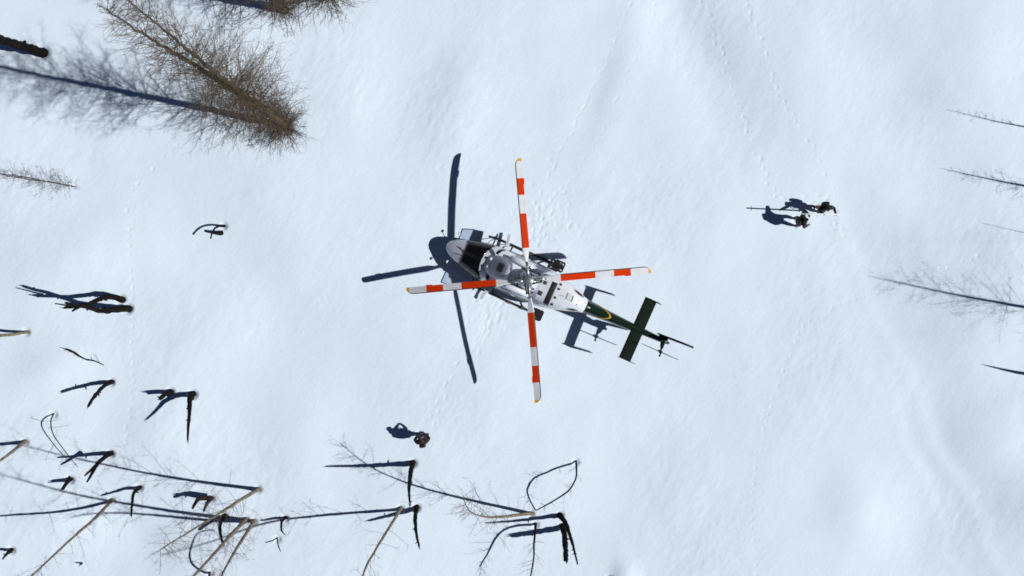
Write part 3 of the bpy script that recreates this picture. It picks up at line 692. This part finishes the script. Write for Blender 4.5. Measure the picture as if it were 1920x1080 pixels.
# fin, swept, carried on the right of the boom end
mb = MB()
mb.plate([(-6.30, -.20, 2.05), (-6.90, -.20, 2.05), (-7.45, -.24, 2.95), (-7.72, -.24, 3.5), (-7.30, -.24, 3.5), (-7.05, -.235, 3.1)], (0, 1, 0), .07)
mb.plate([(-6.35, -.20, 2.04), (-6.88, -.20, 2.04), (-7.15, -.22, 1.25), (-6.9, -.22, 1.25)], (0, 1, 0), .06)
fin = mb.build('tail_fin', 'green_matt', hel)
mb = MB(); mb.box((-6.62, -.10, 2.09), (.42, .24, .14)); mb.build('fin_root', 'green_matt', fin)
mb = MB(); mb.tube([(-6.9, -.22, 1.30), (-7.2, -.22, 1.12), (-7.5, -.22, 1.12)], .018, 6); mb.build('tail_skid', 'black', fin)
mb = MB(); mb.box((-7.62, -.24, 3.53), (.26, .09, .06)); mb.build('fin_tip_lamp', 'black', fin)
# tail rotor on the left, blades edge-on from above
tr = Vector((-6.72, .50, 2.22))
mb = MB(); mb.tube([(-6.68, .06, 2.1), (-6.70, .22, 2.14), (-6.72, .34, 2.20)], [.11, .09, .06], 10); gbx = mb.build('tail_gearbox', 'green_matt', hel, True)
mb = MB(); mb.tube([(-6.72, .30, 2.2), (-6.72, .58, 2.22)], [.045, .04], 10); mb.tube([(-6.72, .44, 2.22), (-6.72, .54, 2.22)], [.11, .10], 12); mb.tube([(-6.76, .52, 2.22), (-6.78, .72, 2.22)], [.03, .045], 8); trh = mb.build('tail_rotor_hub', 'black', hel, True)
for sg in (1, -1):
    mb = MB(); a = R(14); d = Vector((math.cos(a), 0, math.sin(a))) * sg; n = Vector((-math.sin(a), 0, math.cos(a)))
    pts = lambda r, c, th: [tr + d * r + n * c * .5 + Vector((0, th, 0)), tr + d * r + Vector((0, th * 1.6 + .01, 0)), tr + d * r - n * c * .5 + Vector((0, th, 0)), tr + d * r + Vector((0, -th, 0))]
    mb.rings([pts(.08, .08, .012), pts(.22, .2, .014), pts(.95, .2, .008)]); mb.build('tail_rotor_blade', 'edge', hel)
# landing skids
for sg in (1, -1):
    yk = 1.25 * sg
    mb = MB(); mb.tube(resample([(-1.32, yk, .06), (0, yk, .055), (1.55, yk, .055), (1.9, yk, .10), (2.12, yk, .26), (2.2, yk, .36)], .12), .055, 10); sk = mb.build('skid', 'rubber', hel, True)
    for xx in (-.35, .35):
        mb = MB(); mb.box((xx, yk, .112), (.22, .13, .03)); mb.build('wear_clamp', 'darkgrey', sk)
    # bear paw: a slotted plate behind the rear saddle
    mb = MB(); cx = -1.10; W, Ln = .44, .42
    for i in range(4): mb.box((cx - Ln / 2 + Ln * i / 3, yk, .015), (.075, W, .022))
    for i in range(4): mb.box((cx, yk - W / 2 + W * i / 3 , .021), (Ln, .085, .024))
    mb.box((cx, yk, .10), (.2, .16, .06)); mb.build('snow_pad', 'rubber', sk)
    for (xx, nm) in ((1.28, 'front'), (-.62, 'rear')):
        mb = MB(); mb.tube(resample([(xx, .35 * sg, .56), (xx, .75 * sg, .53), (xx, 1.08 * sg, .36), (xx, 1.22 * sg, .10)], .1), .04, 8); mb.build('cross_tube', 'green_matt', hel, True)
    # white boarding step reaching out past the skid
    mb = MB(); rt = Matrix.Rotation(R(-9 * sg), 3, 'Z'); mb.box((1.56, 1.33 * sg, .42), (.17, .70, .035), rt)
    st_ = mb.build('boarding_step', 'white', hel); bv = st_.modifiers.new('round', 'BEVEL'); bv.width = .03; bv.segments = 3
    mb = MB(); mb.box((1.56, 1.33 * sg, .442), (.10, .56, .006), rt); mb.build('step_tread', 'panel', st_)
    mb = MB(); mb.tube([(1.60, .80 * sg, .56), (1.58, 1.05 * sg, .42), (1.58, 1.30 * sg, .40)], .025, 8); mb.tube([(1.48, 1.1 * sg, .40), (1.4, yk, .10)], .02, 6); mb.build('step_strut', 'steel', st_, True)
    mb = MB(); mb.tube(resample([(2.08, yk, .24), (2.3, 1.05 * sg, .45), (2.4, .82 * sg, .62)], .1), .016, 6); mb.build('skid_brace', 'green_matt', hel, True)
# belly antennas and search light
mb = MB(); mb.tube([(2.4, .3, .5), (2.45, .3, .32)], [.09, .11], 12); mb.build('search_light', 'black', hel, True)
mb = MB(); mb.tube([(-1.7, 0, 2.70), (-1.74, 0, 2.96)], [.012, .006], 6); mb.build('antenna', 'black', hel)
# transmission deck, mast and rotor head
mb = MB(); mb.box((.0, 0, 2.28), (.75, 1.02, .10)); mb.build('transmission_deck', 'darkgrey', hel)
mb = MB()
for i in range(16):
    a = i * 2.4; r_ = .12 + .26 * ((i * 7) % 10) / 10
    mb.box((r_ * math.cos(a), r_ * math.sin(a) * 1.2, 2.42), (.09, .07, .18), Matrix.Rotation(a, 3, 'Z'))
mb.tube([(.0, 0, 2.3), (.0, 0, 2.62)], [.24, .17], 16); mb.build('gearbox', 'steel', hel)
MF = [(.42, .20, 2.2, 2.6), (.34, .32, 2.2, 2.86), (.15, .40, 2.2, 2.97), (-.15, .42, 2.2, 2.98), (-.38, .38, 2.2, 2.90), (-.47, .28, 2.2, 2.7)]
loft('mast_fairing', MF, ['white'], lambda x, z, j: 0, 2.6, .08)
rot = MB(); rot.tube([(0, 0, 2.5), (0, 0, 3.68)], [.07, .06], 14); mast = rot.build('rotor_mast', 'steel', hel, True)
sw = MB(); sw.tube([(0, 0, 3.06), (0, 0, 3.14)], [.28, .25], 20); sw.build('swashplate', 'steel', mast, True)
HZ = 3.60
hubm = MB()
hubm.tube([(0, 0, HZ - .10), (0, 0, HZ - .03), (0, 0, HZ + .06), (0, 0, HZ + .12)], [.16, .25, .22, .12], 20)
hubm.tube([(0, 0, HZ + .1), (0, 0, HZ + .16)], [.11, .08], 14)
for i in range(12):
    a = i * math.pi / 6; hubm.tube([(.17 * math.cos(a), .17 * math.sin(a), HZ + .05), (.17 * math.cos(a), .17 * math.sin(a), HZ + .125)], .018, 6)
hub = hubm.build('rotor_hub', 'steel', hel)
RB = math.pi - R(24)
# image bearings of the four blades, turned into the machine's frame
PITCH = R(13)
for bi, (tx, ty) in enumerate(((971, 295), (762, 546), (1010, 758), (1222, 505))):
    a = math.atan2(525.5 - ty, tx - 990.5) - RB
    e = Vector((math.cos(a), math.sin(a), 0)); le = Vector((-math.sin(a), math.cos(a), 0))      # outboard; leading edge (turns anticlockwise seen from above)
    up = Vector((0, 0, 1)); chd = (le * math.cos(PITCH) + up * math.sin(PITCH)); nrm = (up * math.cos(PITCH) - le * math.sin(PITCH))
    tiltk = math.cos(a + RB)            # the mast leans forward a little
    def bsec(r):
        """airfoil ring at radius r: leading offset, trailing offset, thickness"""
        lead = np.interp(r, [.62, .95, 1.35, 4.95, 5.16, 5.28, 5.36, 5.405], [.05, .10, .155, .155, .145, .10, .02, -.045])
        trail_ = np.interp(r, [.62, .95, 1.35, 4.20, 4.24, 4.52, 4.56, 5.405], [-.05, -.08, -.165, -.165, -.195, -.205, -.165, -.165])
        th = np.interp(r, [.62, .95, 1.35, 5.405], [.07, .05, .036, .018])
        z = -.025 - .60 * (r / 5.4) ** 1.8 + .036 * r * tiltk
        cen = e * r + Vector((0, 0, HZ + z)); c = lead - trail_
        pr = [(lead, 0), (lead - c * .12, th * .5), (lead - c * .25, th * .6), (lead - c * .6, th * .38), (trail_, .003), (trail_, -.003), (lead - c * .6, -th * .3), (lead - c * .25, -th * .5), (lead - c * .12, -th * .45)]
        return [cen + chd * p + nrm * q for p, q in pr]
    stations = sorted(set(list(np.linspace(.62, 5.405, 36)) + [1.41, 2.93, 3.75, 4.20, 4.24, 4.50, 4.52, 4.56, 5.27, 5.31, 5.36, 5.38]))
    rr = [bsec(r) for r in stations]
    def bm_(i, j):
        r = (stations[i] + stations[i + 1]) / 2
        if r > 5.25: return 2
        if j in (0, 8) and r > 1.41: return 3
        if 1.41 < r < 2.93 or 3.75 < r < 4.50: return 1
        return 0
    mb = MB(); mb.rings(rr, mats=bm_); bl = mb.build('rotor_blade', ['blade_white', 'red', 'yellow', 'edge'], hel, False)
    mb = MB()                                   # blade grip, damper and pitch link
    P0 = Vector((0, 0, HZ - .03))
    mb.tube([P0 + e * .20, P0 + e * .34, P0 + e * .55, P0 + e * .80], [.075, .095, .075, .055], 12)
    for q in (-1, 1): mb.box(P0 + e * .62 + chd * (.045 * q), (.34, .03, .13), Matrix.Rotation(a, 3, 'Z'))
    for q in (.50, .60, .72): mb.tube([P0 + e * q + up * .03, P0 + e * q + up * .10], .02, 6)
    gp = mb.build('blade_grip', 'steel', bl, True)
    mb = MB(); mb.tube([P0 + e * .16 - le * .16 + up * .03, P0 + e * .56 - le * .12 + up * .03], [.045, .03], 10); mb.tube([P0 + e * .60 - le * .11 + up * .03, P0 + e * .5 - le * .12 + up * .03], [.05, .05], 8); mb.build('damper', 'edge', bl, True)
    mb = MB(); mb.tube([e * .24 + le * .1 + Vector((0, 0, 3.10)), e * .36 + le * .17 + Vector((0, 0, HZ - .04))], .018, 6); mb.box(e * .40 + le * .12 + Vector((0, 0, HZ - .03)), (.1, .22, .05), Matrix.Rotation(a, 3, 'Z')); mb.build('pitch_link', 'steel', bl)

# ------------------------------------------------------------------ people
def person(label, loc, face, J, cloth, extras=None, seed=1, group='people on the snow'):
    """J: joint name -> local point (x right, y forward, z up). cloth: material per region. One continuous skinned body."""
    root = empty('person', loc, face); rng = random.Random(seed)
    names = list(J); idx_ = {n: i for i, n in enumerate(names)}
    RAD = dict(pelvis=.175, spine=.19, chest=.215, neck=.085, skull=.085, shl=.12, shr=.12, ell=.078, elr=.078, wrl=.056, wrr=.056, pal=.042, par=.042,
               hpl=.125, hpr=.125, knl=.092, knr=.092, anl=.065, anr=.065, tol=.05, tor=.05)
    edges = [('pelvis', 'spine'), ('spine', 'chest'), ('chest', 'neck'), ('neck', 'skull'), ('chest', 'shl'), ('chest', 'shr'), ('shl', 'ell'), ('shr', 'elr'), ('ell', 'wrl'), ('elr', 'wrr'), ('wrl', 'pal'), ('wrr', 'par'),
             ('pelvis', 'hpl'), ('pelvis', 'hpr'), ('hpl', 'knl'), ('hpr', 'knr'), ('knl', 'anl'), ('knr', 'anr'), ('anl', 'tol'), ('anr', 'tor')]
    me = bpy.data.meshes.new('skel'); me.from_pydata([J[n] for n in names], [(idx_[a], idx_[b]) for a, b in edges], [])
    ob = bpy.data.objects.new('skel', me); C.objects.link(ob)
    sk = ob.modifiers.new('s', 'SKIN'); sk.use_smooth_shade = True
    for n, d in zip(names, me.skin_vertices[0].data): d.radius = (RAD[n], RAD[n] * (0.8 if n in ('chest', 'spine', 'pelvis') else 1)); d.use_root = (n == 'pelvis')
    ss = ob.modifiers.new('u', 'SUBSURF'); ss.levels = 2; ss.render_levels = 2
    dg = bpy.context.evaluated_depsgraph_get(); dg.update()
    ev = ob.evaluated_get(dg); bmh = bpy.data.meshes.new_from_object(ev)
    bpy.data.objects.remove(ob)
    mb = MB(); mb.v = [v.co.copy() for v in bmh.vertices]; mb.f = [tuple(p.vertices) for p in bmh.polygons]
    reg = {}
    for a, b in edges:
        r = 'jacket'
        if b in ('hpl', 'hpr', 'knl', 'knr') : r = 'trousers'
        if b in ('anl', 'anr'): r = 'trousers'
        if b in ('tol', 'tor'): r = 'boots'
        if b in ('pal', 'par'): r = 'gloves'
        if cloth.get('waist') and b == 'spine': r = 'trousers'
        reg[(a, b)] = r
    order = ['jacket', 'trousers', 'boots', 'gloves', 'skin', 'eye']
    segs = [(Vector(J[a]), Vector(J[b]), order.index(r)) for (a, b), r in reg.items()]
    def near(c):
        best = 9; k = 0
        for p, q, r in segs:
            d = q - p; t = max(0, min(1, (c - p).dot(d) / max(1e-6, d.length_squared))); l = (c - (p + d * t)).length
            if l < best: best = l; k = r
        if k == 1 and c.z < .22: k = 2
        return k
    mb.m = [near(sum((mb.v[i] for i in f), Vector()) / len(f)) for f in mb.f]
    # head with brow, nose, ears, eyes and mouth
    hc = Vector(J['skull']) + Vector((0, .015, .06)); look = Vector(J.get('look', (0, 1, 0))).normalized() if False else Vector((0, 1, 0))
    mb.ball(hc, (.078, .098, .118), 16, 12, 4)
    mb.tube([hc + Vector((0, .088, .02)), hc + Vector((0, .122, -.03)), hc + Vector((0, .092, -.04))], [.010, .017, .012], 6, mi=4)
    for sg in (1, -1):
        mb.ball(hc + Vector((.034 * sg, .084, .012)), (.014, .012, .010), 8, 5, 5)
        mb.ball(hc + Vector((.080 * sg, -.005, -.005)), (.014, .026, .034), 8, 5, 4)
    mb.ball(hc + Vector((0, .084, -.065)), (.026, .012, .008), 8, 5, 5)
    # hands: four fingers of different lengths and a thumb from the side of the palm, closed a little
    for sd, sg in (('l', -1), ('r', 1)):
        w = Vector(J['wr' + sd]); p = Vector(J['pa' + sd]); d = (p - w).normalized(); ac = d.cross(Vector((0, 0, 1)))
        if ac.length < .2: ac = Vector((1, 0, 0))
        ac.normalize(); n = d.cross(ac).normalized()
        if n.z > 0: n = -n
        mb.tube([w - d * .03, w + d * .03, p, p + d * .035], [.042, .040, .046, .034], 10, mi=3)
        for i, L in enumerate((.070, .080, .076, .060)):
            o = p + ac * (.022 * (i - 1.5)) + d * .02
            mb.tube([o, o + d * L * .55 + n * .006, o + d * L * .85 + n * .028, o + d * L * .8 + n * .05], [.011, .0105, .0095, .008], 6, mi=3)
        o = p - d * .02 + ac * (.035 * sg)
        mb.tube([o, o + ac * .025 * sg + d * .03 + n * .01, o + ac * .018 * sg + d * .055 + n * .03], [.013, .012, .009], 6, mi=3)
    ob = mb.build('body', [cloth[k] for k in order[:5]] + ['black'], root, True, fix=False)
    # clothing and hair
    hat = MB(); rr = []
    for i in range(6):
        t = i / 5; z = -.045 + .18 * t; r = math.sqrt(max(0.002, 1 - ((max(z, 0)) / .142) ** 2)); rr.append([hc + Vector((.092 * r * math.cos(2 * math.pi * j / 16), -.006 + .112 * r * math.sin(2 * math.pi * j / 16), z + .012 * (1 if math.sin(2 * math.pi * j / 16) > .3 else -1) * (i == 0))) for j in range(16)])
    hat.rings(rr); hat.build('hat', cloth['hat'], root, True)
    hr = MB(); hr.ball(hc + Vector((0, -.035, -.03)), (.082, .075, .075), 12, 8); hr.build('hair', 'black', root, True)
    ht = Vector(J['pelvis']); hm = MB(); rr = []
    for i, (z, a, b) in enumerate(((.14, .20, .17), (.02, .21, .18), (-.10, .22, .19), (-.13, .215, .185))):
        rr.append([ht + Vector((a * math.cos(2 * math.pi * j / 18) * (1 + .04 * math.sin(5 * j)), b * math.sin(2 * math.pi * j / 18), z)) for j in range(18)])
    hm.rings(rr, cap=False); hm.build('jacket_hem', cloth['trousers' if cloth.get('waist') else 'jacket'], root, True)
    if extras and 'backpack' in extras:
        ch = Vector(J['chest']); sp = Vector(J['spine']); upv = (ch - sp).normalized(); c = (ch + sp) / 2 + Vector((0, -.20, .02))
        bk = MB(); rr = []
        for t, w_, d_ in ((-.25, .09, .04), (-.22, .14, .07), (0, .155, .09), (.18, .14, .08), (.25, .11, .055), (.27, .06, .03)):
            rr.append([c + upv * t + Vector((math.copysign(abs(math.cos(a)) ** .6, math.cos(a)) * w_, math.copysign(abs(math.sin(a)) ** .6, math.sin(a)) * d_, 0)) for a in np.linspace(0, 6.283, 17)[:-1]])
        bk.rings(rr); b_ = bk.build('backpack', extras['backpack'], root, True)
        s_ = MB()
        for sg in (1, -1): s_.tube(resample([c + upv * .2 + Vector((.1 * sg, .08, 0)), ch + Vector((.11 * sg, .02, .16)), ch + Vector((.12 * sg, .17, .02)), sp + Vector((.14 * sg, .12, .0)), c - upv * .18 + Vector((.12 * sg, .08, 0))], .08), .018, 6)
        s_.build('strap', 'black', b_)
    tag(root, label, 'person', group)
    return root, J

STAND = dict(pelvis=(0, 0, .96), spine=(0, .01, 1.14), chest=(0, .01, 1.36), neck=(0, .03, 1.53), skull=(0, .05, 1.62),
             shl=(-.20, .01, 1.43), shr=(.20, .01, 1.43), ell=(-.28, -.05, 1.15), elr=(.28, -.05, 1.15), wrl=(-.27, .08, .93), wrr=(.27, .08, .93), pal=(-.26, .13, .85), par=(.26, .13, .85),
             hpl=(-.10, 0, .90), hpr=(.10, 0, .90), knl=(-.12, .03, .50), knr=(.12, .03, .50), anl=(-.13, 0, .09), anr=(.13, 0, .09), tol=(-.15, .17, .04), tor=(.15, .17, .04))
def pose(**k): d = dict(STAND); d.update(k); return d
def ground_at(px, py): x, y = px2xy(px, py); return Vector((x, y, gz(x, y) - .01))

# standing alone, hands together in front of the chest, facing the helicopter
pa = ground_at(796, 820)
person('person in brown jacket and backpack standing alone with hands held together in front', pa, R(6),
       pose(ell=(-.34, .10, 1.20), elr=(.34, .10, 1.20), wrl=(-.13, .34, 1.17), wrr=(.13, .34, 1.17), pal=(-.07, .38, 1.19), par=(.07, .38, 1.19),
            knl=(-.19, .13, .49), anl=(-.26, .12, .09), tol=(-.30, .28, .04), knr=(.14, .05, .5), anr=(.15, .02, .09), tor=(.18, .19, .04)),
       dict(jacket='jacket_brown', trousers='jacket_brown', boots='cloth_black', gloves='cloth_black', skin='skin', hat='jacket_brown'), dict(backpack='jacket_brown'), 1)
# pole carried by the pair on the right: ends from their pixels and their shadows
PA = at(1503, 401, 2.16); PB = at(1576, 402, 1.36)
def to_local(root_loc, face, p):
    return Matrix.Rotation(-face, 3, 'Z') @ (Vector(p) - Vector(root_loc))
# left person of the pair, facing the other, one arm up to the pole
pbl = ground_at(1490, 417); fb_ = R(-78)
person('person in dark olive clothes, left of the pair, one arm raised beside the head', pbl, fb_,
       pose(shl=(-.22, .03, 1.46), ell=(-.47, .12, 1.53), wrl=(-.25, .22, 1.65), pal=(-.17, .22, 1.70),
            knl=(-.20, .04, .5), anl=(-.19, -.02, .09), tol=(-.22, .15, .04), knr=(.17, .03, .5), anr=(.17, .0, .09), tor=(.2, .17, .04), elr=(.33, .05, 1.16), wrr=(.27, .26, 1.03), par=(.25, .33, 1.02)),
       dict(jacket='jacket_olive', trousers='jacket_olive', boots='cloth_black', gloves='grey_cloth', skin='skin', hat='cloth_black'), dict(backpack='jacket_olive'), 2)
# right person of the pair, holding the pole with both hands
pcl = ground_at(1533, 393); fc = R(180)
h2 = PA.lerp(PB, .56); h3 = PA.lerp(PB, .88)
g2 = to_local(pcl, fc, h2); g3 = to_local(pcl, fc, h3)
e2 = Vector((.36, .12, 1.36)); e3 = Vector((-.42, .02, 1.22))
person('person in tan trousers and black jacket, right of the pair, holding the white pole', pcl, fc,
       pose(elr=tuple(e2), wrr=tuple(g2 + (e2 - g2).normalized() * .11), par=tuple(g2 + (e2 - g2).normalized() * .045), ell=tuple(e3), wrl=tuple(g3 + (e3 - g3).normalized() * .11), pal=tuple(g3 + (e3 - g3).normalized() * .045),
            hpl=(-.1, 0, .9), knl=(-.14, .12, .5), anl=(-.14, .10, .09), tol=(-.15, .27, .04), knr=(.14, -.08, .5), anr=(.15, -.16, .1), tor=(.17, .0, .04)),
       dict(jacket='cloth_black', waist=1, trousers='tan_cloth', boots='cloth_black', gloves='cloth_black', skin='skin', hat='cloth_black'), dict(backpack='cloth_black'), 3)
mid = (PA + PB) / 2
proot = empty('long_pole', mid); inv = Matrix.Translation(-mid)
mb = MB(); mb.tube([PA, PA.lerp(PB, .5), PB], [.03, .036, .036], 10); o = mb.build('shaft', 'pole', proot, True); o.matrix_parent_inverse = inv
cp = PA.lerp(PB, .10); dv = (PB - PA).normalized(); sd = dv.cross(Vector((0, 0, 1))).normalized()
mb = MB(); mb.tube([PA.lerp(PB, .075) - sd * .11, PA.lerp(PB, .075) + sd * .11], .014, 6); o = mb.build('crosspiece', 'edge', proot); o.matrix_parent_inverse = inv
tag(proot, 'long white pole held beside the two people on the right', 'pole')
